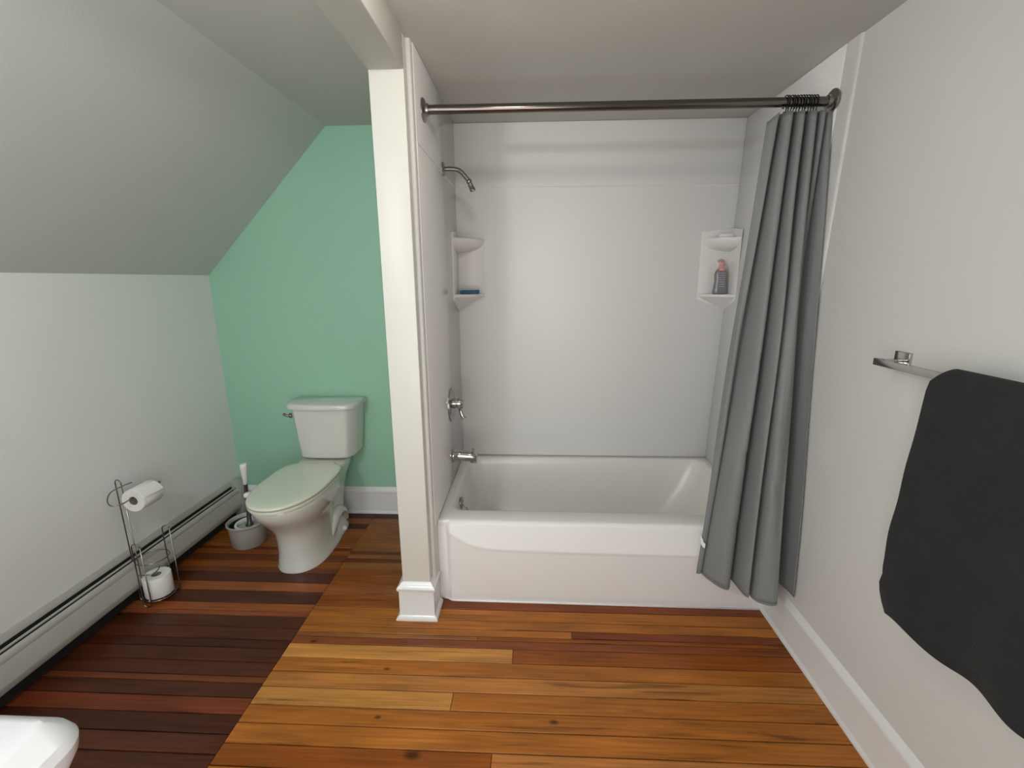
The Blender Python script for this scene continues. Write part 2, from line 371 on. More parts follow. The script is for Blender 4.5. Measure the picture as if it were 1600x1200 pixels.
# ------------------------------------------------------------------ shower surround
sur = thing('shower_surround', 'glossy white three-sided shower wall panels above the bathtub', 'shower wall', (.76, .79, H))
ZT = ZC-.001; ZJ = 1.936
def panel(name, pts, n, th, m='acrylic'):
    bm = bmesh.new(); n = Vector(n); 
    a = [Vector(p) for p in pts]; l0 = a; l1 = [p+n*th*.6 for p in a]
    c = sum(a, Vector())/len(a)
    l2 = [p+(c-p)*.003+n*th for p in a]
    loft(bm, [l0, l1, l2]); return mesh_obj(name, bm, m, sur, smooth=True, auto=60)
panel('back_panel', [(.001, YB-.001, H+.001), (TX, YB-.001, H+.001), (XR(ZT)-.012, YB-.001, ZT), (.001, YB-.001, ZT)], (0, -1, 0), .007)
panel('left_panel', [(.0005, -.040, H+.001), (.0005, YB-.008, H+.001), (.0005, YB-.008, ZT), (.0005, -.040, ZT)], (1, 0, 0), .004, 'gloss')
bm = bmesh.new(); tube(bm, [(.003, -.036, ZJ-.001), (.004, .40, ZJ), (.004, YB-.008, ZJ)], .0028, 10)
for q in (0,):
    tube(bm, [(.004, YB-.0075, ZJ), (XR(ZJ)-.013, YB-.0075, ZJ)], .0035, 12)
mesh_obj('joint_bead', bm, 'gloss', sur, smooth=True, auto=50)
panel('right_panel', [(XR(H)-.009, .05, H+.001), (XR(H)-.009, YB-.008, H+.001), (XR(ZT)-.009, YB-.008, ZT), (XR(ZT)-.009, .05, ZT)], (-1, 0, 0), .004)

# corner shelf units
def corner_unit(label, cx, cy, s, ax, ay, zs, ztop, zbot, bowl):
    """s=+1: corner at left (extends to +x), s=-1: corner at right"""
    t = thing('corner_shelf_unit', label, 'corner shelf', (cx+s*.05, cy-.05, zs[1]), None)
    bm = bmesh.new(); th = .005
    # plate on back wall: pentagon with V bottom
    def plate(P, n):
        n = Vector(n); a = [Vector(p) for p in P]; c = sum(a, Vector())/len(a)
        loft(bm, [a, [p+n*th*.7 for p in a], [p+(c-p)*.02+n*th for p in a]])
    plate([(cx, cy, zbot), (cx+s*ax, cy, zs[1]-.03), (cx+s*ax, cy, ztop), (cx, cy, ztop+.02)], (0, -1, 0))
    plate([(cx, cy, zbot), (cx, cy-ay, zs[1]-.03), (cx, cy-ay, ztop), (cx, cy, ztop+.02)], (s, 0, 0))
    mesh_obj('back_plate', bm, 'shelf', t, smooth=True, auto=50)
    for k, z in enumerate(zs):
        bm = bmesh.new(); N = 14; bz = bowl[k]
        def front(f, shrink):   # edge curve from back-wall tip to side-wall tip
            ox, oy = cx+s*ax*shrink, cy-ay*shrink
            A = Vector((cx+s*ax*shrink, cy-.001, 0)); B = Vector((cx+s*.001, cy-ay*shrink, 0))
            p = A.lerp(B, f); bul = math.sin(PI*f)*.022*shrink
            d = Vector((s*ay, -ax, 0)).normalized()
            return p+d*bul
        loops = []
        seq = [(1.0, 0.0, .004), (1.0, -.003, 0), (.995, -.013, 0)]
        depth = z-bz
        for q in (.25, .5, .75, .93, 1.0):
            sh = 1.0-.06*q - .90*q**(1.8 if k == 0 else 1.0)*.98
            seq.append((max(.03, sh), -.013-(depth-.013)*(q if k else math.sin(q*PI/2)), 0))
        for shr, dz, _ in seq:
            l = [(cx+s*.0005, cy-.0005, z+dz)]+[tuple(front(i/N, shr)+Vector((0, 0, z+dz))) for i in range(N+1)]
            loops.append(l)
        loft(bm, loops)
        mesh_obj('shelf', bm, 'shelf', t, smooth=True, auto=40)
    return t
corner_unit('white two-tier corner shelf behind the shower head, blue sponge on its lower tier', .0045, .7895, 1, .152, .172, (1.668, 1.378), 1.695, 1.282, (1.60, 1.285))
corner_unit('white two-tier corner shelf beside the curtain, pump bottle on its lower tier', XR(1.5)-.0135, .7895, -1, .158, .125, (1.664, 1.372), 1.700, 1.285, (1.598, 1.285))

# items on the shelves
bm = bmesh.new(); box(bm, -.052, .052, -.030, .030, 0, .021, .005)
sp = mesh_obj('sponge', bm, 'blue', smooth=True, auto=50)
sp.location = (.077, .722, 1.3782); sp.rotation_euler = (0, 0, math.radians(3))
tag(sp, 'flat blue sponge on the lower left corner shelf', 'sponge')
bm = bmesh.new(); L = []
for sx, sy, z in ((.030, .020, 0), (.040, .027, .003), (.043, .030, .010), (.043, .030, .016), (.040, .028, .019), (.034, .023, .0165), (.030, .020, .014)):
    L.append([(sx*math.cos(2*PI*k/36), sy*math.sin(2*PI*k/36), z) for k in range(36)])
loft(bm, L); sd = mesh_obj('soap_dish', bm, 'shelf', smooth=True, auto=60)
sd.location = (1.450, .742, 1.6642); sd.rotation_euler = (0, 0, math.radians(-8))
tag(sd, 'small white oval soap dish on the upper right corner shelf', 'soap dish')
# pump bottle
bx, by, bz = 1.436, .738, 1.3722
pb = thing('pump_bottle', 'small grey soap bottle with a pink pump cap on the lower right shelf', 'bottle', (bx, by, bz))
bm = bmesh.new(); L = []
for w, d, z in ((.031, .018, 0), (.036, .021, .003), (.0365, .022, .015), (.033, .020, .05), (.0315, .0195, .075), (.0335, .020, .10), (.031, .019, .118), (.024, .016, .128), (.016, .013, .134)):
    L.append([(bx+w*math.copysign(abs(math.cos(a))**.8, math.cos(a)), by+d*math.copysign(abs(math.sin(a))**.8, math.sin(a)), bz+z) for a in (2*PI*k/40 for k in range(40))])
loft(bm, L); body = mesh_obj('bottle_body', bm, 'bottle', pb, smooth=True, auto=60)
bm = bmesh.new()
for i in range(7):
    z = .040+i*.0115; wd = (.020, .017, .021, .018, .020, .016, .019)[i]
    box(bm, bx-wd, bx+wd*.8, by-.0235, by-.0195, bz+z, bz+z+.0035)
lb = mesh_obj('label_print', bm, 'label', body)
bm = bmesh.new(); lathe(bm, [(.0205, 0), (.021, .008), (.019, .014), (.013, .020), (.0125, .030), (.0145, .031), (.0145, .040), (.012, .043)], (bx, by, bz+.124), 'Z', 28)
mesh_obj('pump_collar', bm, 'pink', pb, smooth=True, auto=50)
bm = bmesh.new(); tube(bm, [(bx+.012, by, bz+.171), (bx, by, bz+.174), (bx-.014, by-.004, bz+.176), (bx-.024, by-.007, bz+.171)], [.007, .0085, .0065, .004], 12, smooth_n=4)
mesh_obj('pump_nozzle', bm, 'pink', pb, smooth=True)

# ------------------------------------------------------------------ shower fittings
def escutcheon(bm, c, r, th, oval=1.0):
    lathe(bm, [(r, 0), (r, th*.4), (r*.8, th*.9), (r*.3, th), (.002, th)], (0, 0, 0), 'X', 40)
    bmesh.ops.transform(bm, matrix=Matrix.Translation(c)@Matrix.Diagonal((1, 1, oval, 1)), verts=bm.verts)
sh = thing('shower_sprayer', 'small dark nickel shower head on a bent wall arm', 'shower head', (.005, .45, 1.957))
bm = bmesh.new(); escutcheon(bm, (.0048, .45, 1.957), .030, .008); mesh_obj('wall_flange', bm, 'nickel', sh, smooth=True, auto=50)
bm = bmesh.new(); tube(bm, [(.010, .45, 1.957), (.045, .45, 1.957), (.072, .45, 1.953), (.092, .45, 1.940), (.112, .45, 1.917), (.122, .45, 1.905)], .0102, 14, smooth_n=6)
mesh_obj('shower_arm', bm, 'nickel', sh, smooth=True)
bm = bmesh.new(); d = Vector((.40, 0, -.92)).normalized(); p = Vector((.124, .45, 1.902))
bmesh.ops.create_uvsphere(bm, u_segments=20, v_segments=12, radius=.0135, matrix=Matrix.Translation(p))
tube(bm, [p, p+d*.012, p+d*.014, p+d*.034, p+d*.036, p+d*.046], [.009, .009, .0125, .0125, .0135, .0135], 18)
mesh_obj('spray_nozzle', bm, 'nickel', sh, smooth=True, auto=40)
va = thing('shower_valve', 'round chrome shower valve with lever handle on left shower wall', 'shower valve', (.005, .441, .823))
bm = bmesh.new(); escutcheon(bm, (.0048, .441, .823), .088, .010); mesh_obj('escutcheon_plate', bm, 'plate', va, smooth=True, auto=50)
bm = bmesh.new(); lathe(bm, [(.026, .012), (.026, .030), (.024, .032), (.024, .036), (.027, .038), (.028, .060), (.022, .068), (.002, .070)], (0, .441, .830), 'X', 32)
hb_ = mesh_obj('handle_hub', bm, 'chrome', va, smooth=True, auto=40)
bm = bmesh.new(); tube(bm, [(.050, .441, .815), (.052, .441, .790), (.060, .439, .765), (.070, .437, .748)], [.010, .009, .011, .015], 16, smooth_n=5)
mesh_obj('lever_handle', bm, 'chrome', va, smooth=True, auto=60)
spt = thing('tub_spout', 'chrome tub spout with pull-up diverter below the valve', 'tub spout', (.005, .441, .54))
bm = bmesh.new(); L = []
for x, r, dz in ((.0048, .033, 0), (.012, .034, 0), (.016, .031, 0), (.05, .029, -.001), (.09, .027, -.003), (.118, .0265, -.006), (.130, .023, -.010), (.133, .014, -.012)):
    L.append([(x, .441+r*math.cos(a), .541+dz+r*math.sin(a)*1.02) for a in (2*PI*k/32 for k in range(32))])
loft(bm, L)
tube(bm, [(.112, .441, .530), (.113, .441, .506)], .019, 24)
mesh_obj('spout_body', bm, 'chrome', spt, smooth=True, auto=50)
bm = bmesh.new(); tube(bm, [(.112, .441, .558), (.112, .441, .572), (.112, .441, .573), (.112, .441, .581), (.112, .441, .583)], [.004, .004, .007, .0075, .005], 14)
mesh_obj('diverter_knob', bm, 'chrome', spt, smooth=True, auto=40)

# ------------------------------------------------------------------ curtain rod, rings, curtain
RY, RZ = .075, 2.081
rx0, rx1 = .0046, XR(RZ)-.0135
rod = thing('shower_curtain_rod', 'dark brushed steel shower curtain rod across the tub alcove', 'curtain rod', (.76, RY, RZ))
bm = bmesh.new(); tube(bm, [(rx0+.004, RY, RZ), (rx1-.004, RY, RZ)], .0165, 28); mesh_obj('rod_tube', bm, 'rod', rod, smooth=True, auto=50)
for s, x in ((1, rx0), (-1, rx1)):
    bm = bmesh.new(); lathe(bm, [(.041, 0), (.041, .004*s), (.036, .008*s), (.027, .009*s), (.022, .013*s), (.021, .022*s), (.0165, .023*s)], (x, RY, RZ), 'X', 36)
    mesh_obj('wall_flange', bm, 'nickel', rod, smooth=True, auto=40)
def ring_mesh(drop):
    bm = bmesh.new(); n = 28; pts = []
    for k in range(n+1):
        a = math.radians(-70+320*k/n); pts.append((.0012*math.sin(a*2), .0205*math.cos(a), .0205*math.sin(a)+.001))
    pts.append((.0, -.006, -.026)); pts.append((.0, -.004, -.034)); pts.append((.0, .004, -.036))
    tube(bm, pts, .0022, 8)
    bmesh.ops.create_uvsphere(bm, u_segments=10, v_segments=8, radius=.0042, matrix=Matrix.Translation((0, .006, -.034)))
    return bm
ring0 = mesh_obj('curtain_ring', ring_mesh(0), 'ringm', smooth=True)
rxs = [1.342]+[1.352+.0098*i for i in range(11)]
for i, x in enumerate(rxs):
    r = ring0 if i == 0 else ring0.copy()
    if i: C.objects.link(r)
    r.location = (x, RY, RZ); r.rotation_euler = (math.radians(random.uniform(-8, 8)), 0, math.radians(random.uniform(-9, 9)))
    tag(r, 'dark metal curtain ring bunched on the rod above the grey curtain', 'curtain ring', 'curtain rings bunched at the right end of the rod')
ring0['label'] = 'dark metal curtain ring at the left end of the bunch, its ball hanging free'
ring0['group'] = 'curtain rings bunched at the right end of the rod'

cur = thing('shower_curtain', 'grey cloth shower curtain gathered at the right end of the rod', 'shower curtain', (1.40, 0, .2))
# fold line control points: top (x, y), bottom (x, y)
TOP = [(1.286, .080), (1.298, .062), (1.316, .058), (1.322, .100), (1.334, .104), (1.340, .050), (1.358, .044), (1.364, .104), (1.378, .108), (1.384, .048), (1.400, .044), (1.406, .104), (1.420, .106), (1.426, .048), (1.442, .044), (1.447, .100), (1.457, .100), (1.462, .050), (1.474, .046), (1.480, .095), (1.490, .060), (1.504, .060)]
BOT = [(1.143, -.040), (1.148, -.052), (1.160, -.050), (1.163, -.038), (1.172, -.062), (1.215, -.122), (1.250, -.122), (1.260, -.050), (1.270, -.045), (1.279, -.178), (1.294, -.192), (1.299, -.080), (1.308, -.075), (1.317, -.180), (1.345, -.212), (1.380, -.226), (1.396, -.205), (1.399, -.080), (1.408, -.035), (1.434, -.060), (1.456, -.130), (1.468, -.205)]
NT = len(TOP); sub = 7
tp = catmull([(*p, 0) for p in TOP], sub); bt = catmull([(*p, 0) for p in BOT], sub)
bm = bmesh.new(); NZ = 90; G = []
N = len(tp)
for j in range(NZ+1):
    t = j/NZ; row = []
    for i in range(N):
        u = i/(N-1)
        droop = .030*math.exp(-(u/.055)**1.5)
        hook = .006*abs(math.sin(u*PI*10))
        ztop = 2.047-droop-hook; zbot = .205+.028*max(0, (u-.8)/.2)+.010*math.sin(u*17)
        z = ztop*(1-t)+zbot*t
        # folds open gradually on the way down
        e = t**.92
        x = tp[i].x*(1-e)+bt[i].x*e; y = tp[i].y*(1-e)+bt[i].y*e
        # soft irregularities and creases
        y += .006*math.sin(u*31+t*5.0)*math.sin(t*PI)+.004*math.sin(u*57-t*9)*math.sin(t*PI)
        x += .003*math.sin(u*23+t*7)*math.sin(t*PI)
        for (uc, tc_, amp) in ((.34, .52, .007), (.30, .70, .006), (.62, .62, .006), (.66, .74, .007), (.22, .60, .006), (.6, .82, .005), (.3, .86, .006)):
            dd = ((u-uc)/.05)**2+((t-tc_-(u-uc)*.5)/.008)**2
            y += amp*math.exp(-dd)
        x = min(x, XR(z)-.012)
        row.append(bm.verts.new((x, y, z)))
    G.append(row)
for j in range(NZ):
    for i in range(N-1): bm.faces.new((G[j][i], G[j][i+1], G[j+1][i+1], G[j+1][i]))
cl = mesh_obj('curtain_cloth', bm, 'curtain', cur, smooth=True)
so = cl.modifiers.new('thickness', 'SOLIDIFY'); so.thickness = .0022; so.offset = 0
# hems
def row_tube(frac_j, r, name):
    bm = bmesh.new()
    me_pts = cl.data.vertices
    pts = [me_pts[frac_j*N+i].co.copy() for i in range(0, N)]
    L = []
    for p in pts: L.append([(p.x, p.y-.0024, p.z-.0+r), (p.x, p.y+.0024, p.z+r), (p.x, p.y+.0024, p.z-r), (p.x, p.y-.0024, p.z-r)])
    loft(bm, L); return mesh_obj(name, bm, 'curtain', cl, smooth=True, auto=50)
row_tube(NZ, .004, 'bottom_hem'); 
bm = bmesh.new()
for dx, z0, z1 in ((0, .352, .395),):
    P = [(1.1385, -.046, .392), (1.150, -.052, .378), (1.151, -.053, .366), (1.160, -.057, .358), (1.158, -.057, .338), (1.148, -.053, .346), (1.143, -.051, .356)]
    loft(bm, [[(x, y-.006, z) for x, y, z in P], [(x, y-.0045, z) for x, y, z in P]])
tg = mesh_obj('care_tag', bm, 'white_plastic', cl); tg['label'] = 'small torn white tag near the lower left edge'

# ------------------------------------------------------------------ towel bar and towel
bxw = XR(1.22)
tb = thing('towel_bar', 'square chrome towel bar on the right wall', 'towel bar', (bxw, -.75, 1.215))
for yy in (-.463, -1.07):
    bm = bmesh.new(); box(bm, bxw-.009, bxw+.0015, yy-.027, yy+.027, 1.196, 1.245, .002)
    pl = mesh_obj('mounting_plate', bm, 'chrome', tb, smooth=True, auto=40)
    bm = bmesh.new(); box(bm, bxw-.066, bxw-.008, yy-.009, yy+.009, 1.206, 1.224, .0015)
    mesh_obj('bracket_arm', bm, 'chrome', pl, smooth=True, auto=40)
bm = bmesh.new(); box(bm, bxw-.070, bxw-.058, -1.09, -.440, 1.204, 1.224, .0012); mesh_obj('bar', bm, 'chrome', tb, smooth=True, auto=40)
bm = bmesh.new(); NY = 90; loops = []
bxc = bxw-.064
for i in range(NY+1):
    f = i/NY; y = -.668-.50*f
    # outline from back bottom, up over the bar, to front bottom, and back along the inside
    out = []
    th = .016
    bul = .5+.5*math.sin(f*9+.5)
    def edge_y(q): return 0
    K = 26
    zb = .545+.040*f+.008*math.sin(f*7+1.0)+.007*math.sin(f*15)
    zb2 = zb+.03
    for k in range(K+1):   # outer front (towards the room), bottom to top
        q = k/K; z = zb+(1.205-zb)*q
        o = .030+.004*q+(1-q)*.016*bul+.006*math.sin(f*11+q*4)*(1-q)
        band = -.006*math.exp(-((z-zb-.105)/.010)**2)+.006*math.exp(-((z-zb-.088)/.008)**2)-.004*math.exp(-((z-zb-.012)/.010)**2)
        out.append((bxc-o-band*1.0, y, z))
    for k in range(1, 12):  # over the top
        a = PI*k/12; out.append((bxc-.033*math.cos(a)*(1 if a < PI/2 else .75), y, 1.205+.036*math.sin(a)))
    for k in range(K+1):   # back layer down
        q = 1-k/K; z = zb2+(1.205-zb2)*q
        out.append((bxc+.026-.004*(1-q), y, z))
    ins = [(bxc+.012, y, zb2+.003), (bxc+.010, y, 1.19), (bxc, y, 1.2035+.022), (bxc-.010, y, 1.19), (bxc-.008-.012*bul, y, zb+.002)]
    # sloping side edge: lower part of the towel leans toward the far wall end
    res = []
    for (x, yy, z) in out+ins:
        q = max(0, min(1, (1.22-z)/.68))
        yy2 = yy+(.014*math.sin(min(1, q/.75)*PI/2)-.045*max(0, (q-.84)/.16)**1.7+.004*math.sin(q*22)*q)*(1-f)
        if z > 1.20: yy2 -= .03*(1-f)*((z-1.20)/.04)
        res.append((x, yy2, z))
    loops.append(res)
bm_l = loft(bm, loops, True, True)
tw = mesh_obj('bath_towel', bm, 'towel', smooth=True, auto=80)
tag(tw, 'charcoal grey bath towel hanging over the towel bar', 'towel')

# ------------------------------------------------------------------ baseboard heater
ht = thing('baseboard_heater', 'long cream hydronic baseboard heater along the left wall', 'heater', (XL, -.6, 0))
def run(name, prof, y0, y1, m, parent, auto=35, closed=True):
    bm = bmesh.new(); loft(bm, [[(XL+d, y, z) for d, z in prof] for y in (y0, y1)], closed, closed, closed)
    return mesh_obj(name, bm, m, parent, smooth=True, auto=auto)
run('back_plate', [(.0003, .003), (.0003, .246), (.004, .2465), (.008, .238), (.0125, .224), (.0125, .2170), (.0105, .2175), (.006, .226), (.003, .232), (.003, .003)], YF+.01, .765, 'heater', ht)
run('cavity_shade_fill', [(.0035, .001), (.0035, .216), (.0055, .216), (.012, .192), (.036, .186), (.045, .180), (.046, .10), (.012, .08), (.012, .001)], YF+.01, .76, 'dark', ht)  # near-black fill paints the shade in the slots and under the cover
run('damper_blade', [(.0285, .2100), (.0300, .2120), (.0325, .2110), (.0335, .2045), (.0318, .2040)], YF+.012, .758, 'heater', ht)
run('front_cover', [(.0440, .2010), (.0450, .2050), (.0485, .2050), (.0530, .200), (.0560, .191), (.0575, .180), (.0560, .1765), (.0575, .174), (.0590, .106), (.0605, .101), (.0600, .096), (.0565, .076), (.053, .070), (.050, .071), (.052, .080), (.054, .172), (.051, .188), (.047, .197)], YF+.012, .76, 'heater', ht)
bm = bmesh.new()
prof = [(.0003, .004), (.0003, .248), (.010, .246), (.024, .238), (.045, .216), (.057, .200), (.0615, .180), (.0625, .070), (.055, .004)]
L = [[(XL+d, .700, z) for d, z in prof], [(XL+d, .765, z) for d, z in prof], [(XL+d*.9, .774, z*.985) for d, z in prof]]
loft(bm, L); mesh_obj('end_cap', bm, 'heater', ht, smooth=True, auto=35)

# ------------------------------------------------------------------ toilet
TXc = -.799; TKc = -.781
def tx(u): return TXc+u
toi = thing('toilet', 'white two-piece toilet with closed lid against the green wall', 'toilet', (TXc, .40, 0))
def egg(hw, tip, yc, yb, z, n=64, pf=2.15, pb_=3.4, cx=TXc):
    out = []
    for k in range(n):
        a = 2*PI*k/n; c, s = math.cos(a), math.sin(a)
        if s < 0: p = pf; L_ = yc-tip
        else: p = pb_; L_ = yb-yc
        x = hw*math.copysign(abs(c)**(2/p), c); y = yc+L_*math.copysign(abs(s)**(2/p), s)
        out.append((cx+x, y, z))
    return out
bm = bmesh.new()
loft(bm, [egg(.128, .166, .36, .60, 0, pf=2.3), egg(.129, .164, .36, .60, .012, pf=2.3), egg(.121, .168, .35, .56, .022, pf=2.3), egg(.112, .166, .34, .54, .10), egg(.110, .158, .33, .54, .18), egg(.116, .140, .32, .56, .235),
          egg(.135, .110, .31, .58, .275), egg(.156, .078, .31, .59, .315), egg(.167, .046, .30, .58, .350), egg(.172, .030, .30, .575, .388), egg(.171, .028, .30, .575, .405), egg(.163, .036, .30, .57, .4105)])
# trapway body and foot behind the bowl
loft(bm, [egg(.118, .36, .52, .70, 0), egg(.118, .36, .52, .70, .014), egg(.108, .37, .52, .69, .026), egg(.088, .38, .53, .70, .10), egg(.092, .38, .55, .73, .22), egg(.112, .40, .58, .765, .33), egg(.135, .42, .60, .785, .39), egg(.138, .42, .60, .785, .42), egg(.130, .43, .60, .78, .432)])
# sculpted side ridge of the trapway
for s in (-1, 1):
    tube(bm, [(tx(s*.098), .40, .03), (tx(s*.100), .45, .10), (tx(s*.098), .52, .15), (tx(s*.094), .60, .12), (tx(s*.09), .66, .04)], [.012, .026, .034, .028, .014], 14, smooth_n=6)
bowl = mesh_obj('bowl', bm, 'china', toi, smooth=True, auto=75)
for s in (-1, 1):
    bm = bmesh.new(); bmesh.ops.create_uvsphere(bm, u_segments=16, v_segments=10, radius=.015, matrix=Matrix.Translation((tx(s*.116), .565, .024)))
    mesh_obj('bolt_cap', bm, 'white_plastic', bowl, smooth=True)
def lid_o(g, z): return egg(.177-g, .008+g, .298, .552-g, z, pb_=4.4)
bm = bmesh.new(); loft(bm, [lid_o(.008, .4115), lid_o(.002, .4135), lid_o(.002, .422), lid_o(.006, .4245)])
mesh_obj('seat', bm, 'lidm', toi, smooth=True, auto=50)
bm = bmesh.new(); loft(bm, [lid_o(.009, .4285), lid_o(.001, .431), lid_o(0, .437), lid_o(.004, .4425), lid_o(.016, .4455), lid_o(.06, .4475), lid_o(.12, .448)])
mesh_obj('lid', bm, 'lidm', toi, smooth=True, auto=75)
for s_ in (-1, 1):
    bm = bmesh.new(); tube(bm, [(tx(s_*.10), .552, .434), (tx(s_*.055), .552, .434)], .009, 14)
    mesh_obj('hinge', bm, 'lidm', toi, smooth=True, auto=50)
bm = bmesh.new(); box(bm, tx(-.205), tx(-.168), .185, .215, .405, .428, .007)
mesh_obj('side_knob', bm, 'white_plastic', toi, smooth=True, auto=60)
def tankplan(sx, y0, y1, z, grow=0):
    P = [(-.192, 1), (-.192, .42), (-.186, .33), (-.165, .10), (-.150, .04), (-.08, 0), (0, -.01), (.08, 0), (.150, .04), (.165, .10), (.186, .33), (.192, .42), (.192, 1)]
    return [(TKc+x*sx, y0+(y1-y0)*v, z) for x, v in P]
bm = bmesh.new()
loft(bm, [tankplan(.78, .625, .765, .437), tankplan(.84, .605, .775, .448), tankplan(.86, .600, .780, .462), tankplan(.98, .590, .785, .70), tankplan(1.0, .588, .785, .745)])
tank = mesh_obj('tank', bm, 'china', toi, smooth=True, auto=32)
bv = tank.modifiers.new('bev', 'BEVEL'); bv.width = .006; bv.segments = 3; bv.angle_limit = math.radians(28)
def lidplan(g, z):
    P = [(-.208, .790), (-.210, .70), (-.206, .645), (-.190, .600), (-.155, .578), (-.08, .566), (0, .563), (.08, .566), (.155, .578), (.190, .600), (.206, .645), (.210, .70), (.208, .790)]
    return [(TKc+x*(1-g/.2), .68+(y-.68)*(1-g/.11), z) for x, y in P]
bm = bmesh.new(); loft(bm, [lidplan(.008, .7455), lidplan(.001, .748), lidplan(0, .765), lidplan(.003, .773), lidplan(.010, .777)])
mesh_obj('tank_lid', bm, 'china', toi, smooth=True, auto=50)
bm = bmesh.new(); lathe(bm, [(.013, 0), (.015, .006), (.013, .012), (.004, .014)], (0, 0, 0), 'Y', 20)
bmesh.ops.transform(bm, matrix=Matrix.Translation((TKc-.166, .606, .706))@Matrix.Rotation(math.radians(180-45), 4, 'Z'), verts=bm.verts)
tube(bm, [(TKc-.172, .594, .706), (TKc-.184, .588, .710), (TKc-.204, .592, .716)], [.007, .007, .0085], 10, smooth_n=4)
mesh_obj('flush_lever', bm, 'nickel', tank, smooth=True, auto=50)

# ------------------------------------------------------------------ toilet brush and holder
hx, hy = -1.185, .440
bm = bmesh.new()
lathe(bm, [(.084, 0), (.088, .004), (.096, .122), (.101, .124), (.104, .130), (.104, .136), (.100, .139), (.095, .136), (.092, .126), (.084, .010), (.02, .008)], (hx, hy, 0), 'Z', 48)
h = thing('brush_holder', 'round grey plastic toilet brush holder left of the toilet', 'brush holder', (hx, hy, 0))
mesh_obj('bucket', bm, 'grey_plastic', h, smooth=True, auto=50)
bm = bmesh.new(); lathe(bm, [(.074, .108), (.077, .116), (.074, .122), (.066, .122), (.064, .112), (.064, .095), (.074, .095)], (hx+.012, hy+.004, 0), 'Z', 40, False, False)
mesh_obj('inner_ring', bm, 'white_plastic', h, smooth=True, auto=50)
bm = bmesh.new(); lathe(bm, [(.0835, .012), (.0905, .118), (.0895, .118), (.0825, .014)], (hx, hy, 0), 'Z', 40, False, False)
mesh_obj('inner_shade_skin', bm, 'dark', h, smooth=True, auto=50)  # near-black skin paints the shade inside the bucket
br = thing('toilet_brush', 'toilet brush with white grip standing in the grey holder', 'toilet brush', (hx, hy, .01))
A = Vector((hx+.018, hy-.012, .010)); B = Vector((hx+.043, hy-.02, .488)); D = (B-A)
bm = bmesh.new(); tube(bm, [A+D*.15, A+D*.23, A+D*.26, A+D*.35, A+D*.38, A+D*.78], [.026, .022, .013, .012, .0095, .0095], 18)
mesh_obj('shaft', bm, 'steel', br, smooth=True, auto=40)
bm = bmesh.new(); tube(bm, [A+D*.745, A+D*.75, A+D*.82, A+D*.92, A+D*.97, A+D*.995, A+D*1.0], [.009, .011, .0125, .017, .0185, .0165, .012], 20)
mesh_obj('grip', bm, 'white_plastic', br, smooth=True, auto=60)
bm = bmesh.new(); tube(bm, [A, A+D*.015, A+D*.15, A+D*.165], [.025, .038, .038, .028], 24)
mesh_obj('bristle_head', bm, 'white_plastic', br, smooth=True, auto=40)
bm = bmesh.new(); lathe(bm, [(.058, .104), (.060, .108), (.045, .114), (.015, .118), (.003, .118)], (hx+.018, hy-.008, 0), 'Z', 32)
mesh_obj('splash_disc', bm, 'grey_plastic', br, smooth=True, auto=60)

# ------------------------------------------------------------------ toilet paper stand and rolls
cx, cy = -1.322, -.030; RR = .063
st = thing('toilet_paper_stand', 'chrome wire toilet paper stand beside the heater', 'toilet paper stand', (cx, cy, 0))
def circ(r, z, a0=0, a1=360, n=48, c=(cx, cy)):
    return [(c[0]+r*math.cos(math.radians(a0+(a1-a0)*k/n)), c[1]+r*math.sin(math.radians(a0+(a1-a0)*k/n)), z) for k in range(n+1)]
wr = .0026
for nm, z in (('base_ring', .026), ('middle_ring', .215)):
    bm = bmesh.new(); tube(bm, circ(RR, z), wr, 8); mesh_obj(nm, bm, 'wire', st, smooth=True)
bm = bmesh.new(); 
for ang in (0, 60, 120):
    a = math.radians(ang+25); tube(bm, [(cx-RR*math.cos(a), cy-RR*math.sin(a), .026), (cx+RR*math.cos(a), cy+RR*math.sin(a), .026)], .002, 8)
mesh_obj('base_spokes', bm, 'wire', st, smooth=True)
def upright(ang, ztop, name, hw=.0125, tv=None):
    a = math.radians(ang); r = RR+.004; p = Vector((cx+r*math.cos(a), cy+r*math.sin(a), 0)); t = (Vector(tv).normalized() if tv else Vector((-math.sin(a), math.cos(a), 0)))*hw
    bm = bmesh.new(); pts = []
    for k in range(9): b = PI*k/8; pts.append(p+t*math.cos(b)+Vector((0, 0, ztop-hw+hw*math.sin(b))))
    low = []
    for k in range(9): b = PI+PI*k/8; low.append(p+t*math.cos(b)+Vector((0, 0, hw*.9+wr+hw*.9*math.sin(b))))
    allp = pts+low+[pts[0]]
    tube(bm, allp, wr, 8); return mesh_obj(name, bm, 'wire', st, smooth=True)
upright(204, .612, 'tall_pole', .018, (1, -.25, 0))
upright(266, .325, 'cage_upright', .019, (1, 0, 0))
upright(58, .345, 'cage_upright', .015, (1, .2, 0))
ax_, az = -1.322, .525
bm = bmesh.new()
pp = Vector((cx+(RR+.004)*math.cos(math.radians(204)), cy+(RR+.004)*math.sin(math.radians(204)), .575))
tube(bm, [(-1.355, -.02, .583), (pp.x+.006, pp.y+.004, .578), (pp.x-.012, pp.y-.03, .566), (-1.385, -.118, .545), (-1.352, -.138, az+.006), (-1.325, -.118, az+.004), (ax_, -.085, az+.006), (ax_, -.03, az+.010), (ax_, .065, az+.014), (ax_, .078, az+.014)], .0028, 10, smooth_n=6)
bmesh.ops.create_uvsphere(bm, u_segments=14, v_segments=10, radius=.006, matrix=Matrix.Translation((ax_, .080, az+.014)))
mesh_obj('roll_arm', bm, 'wire', st, smooth=True)
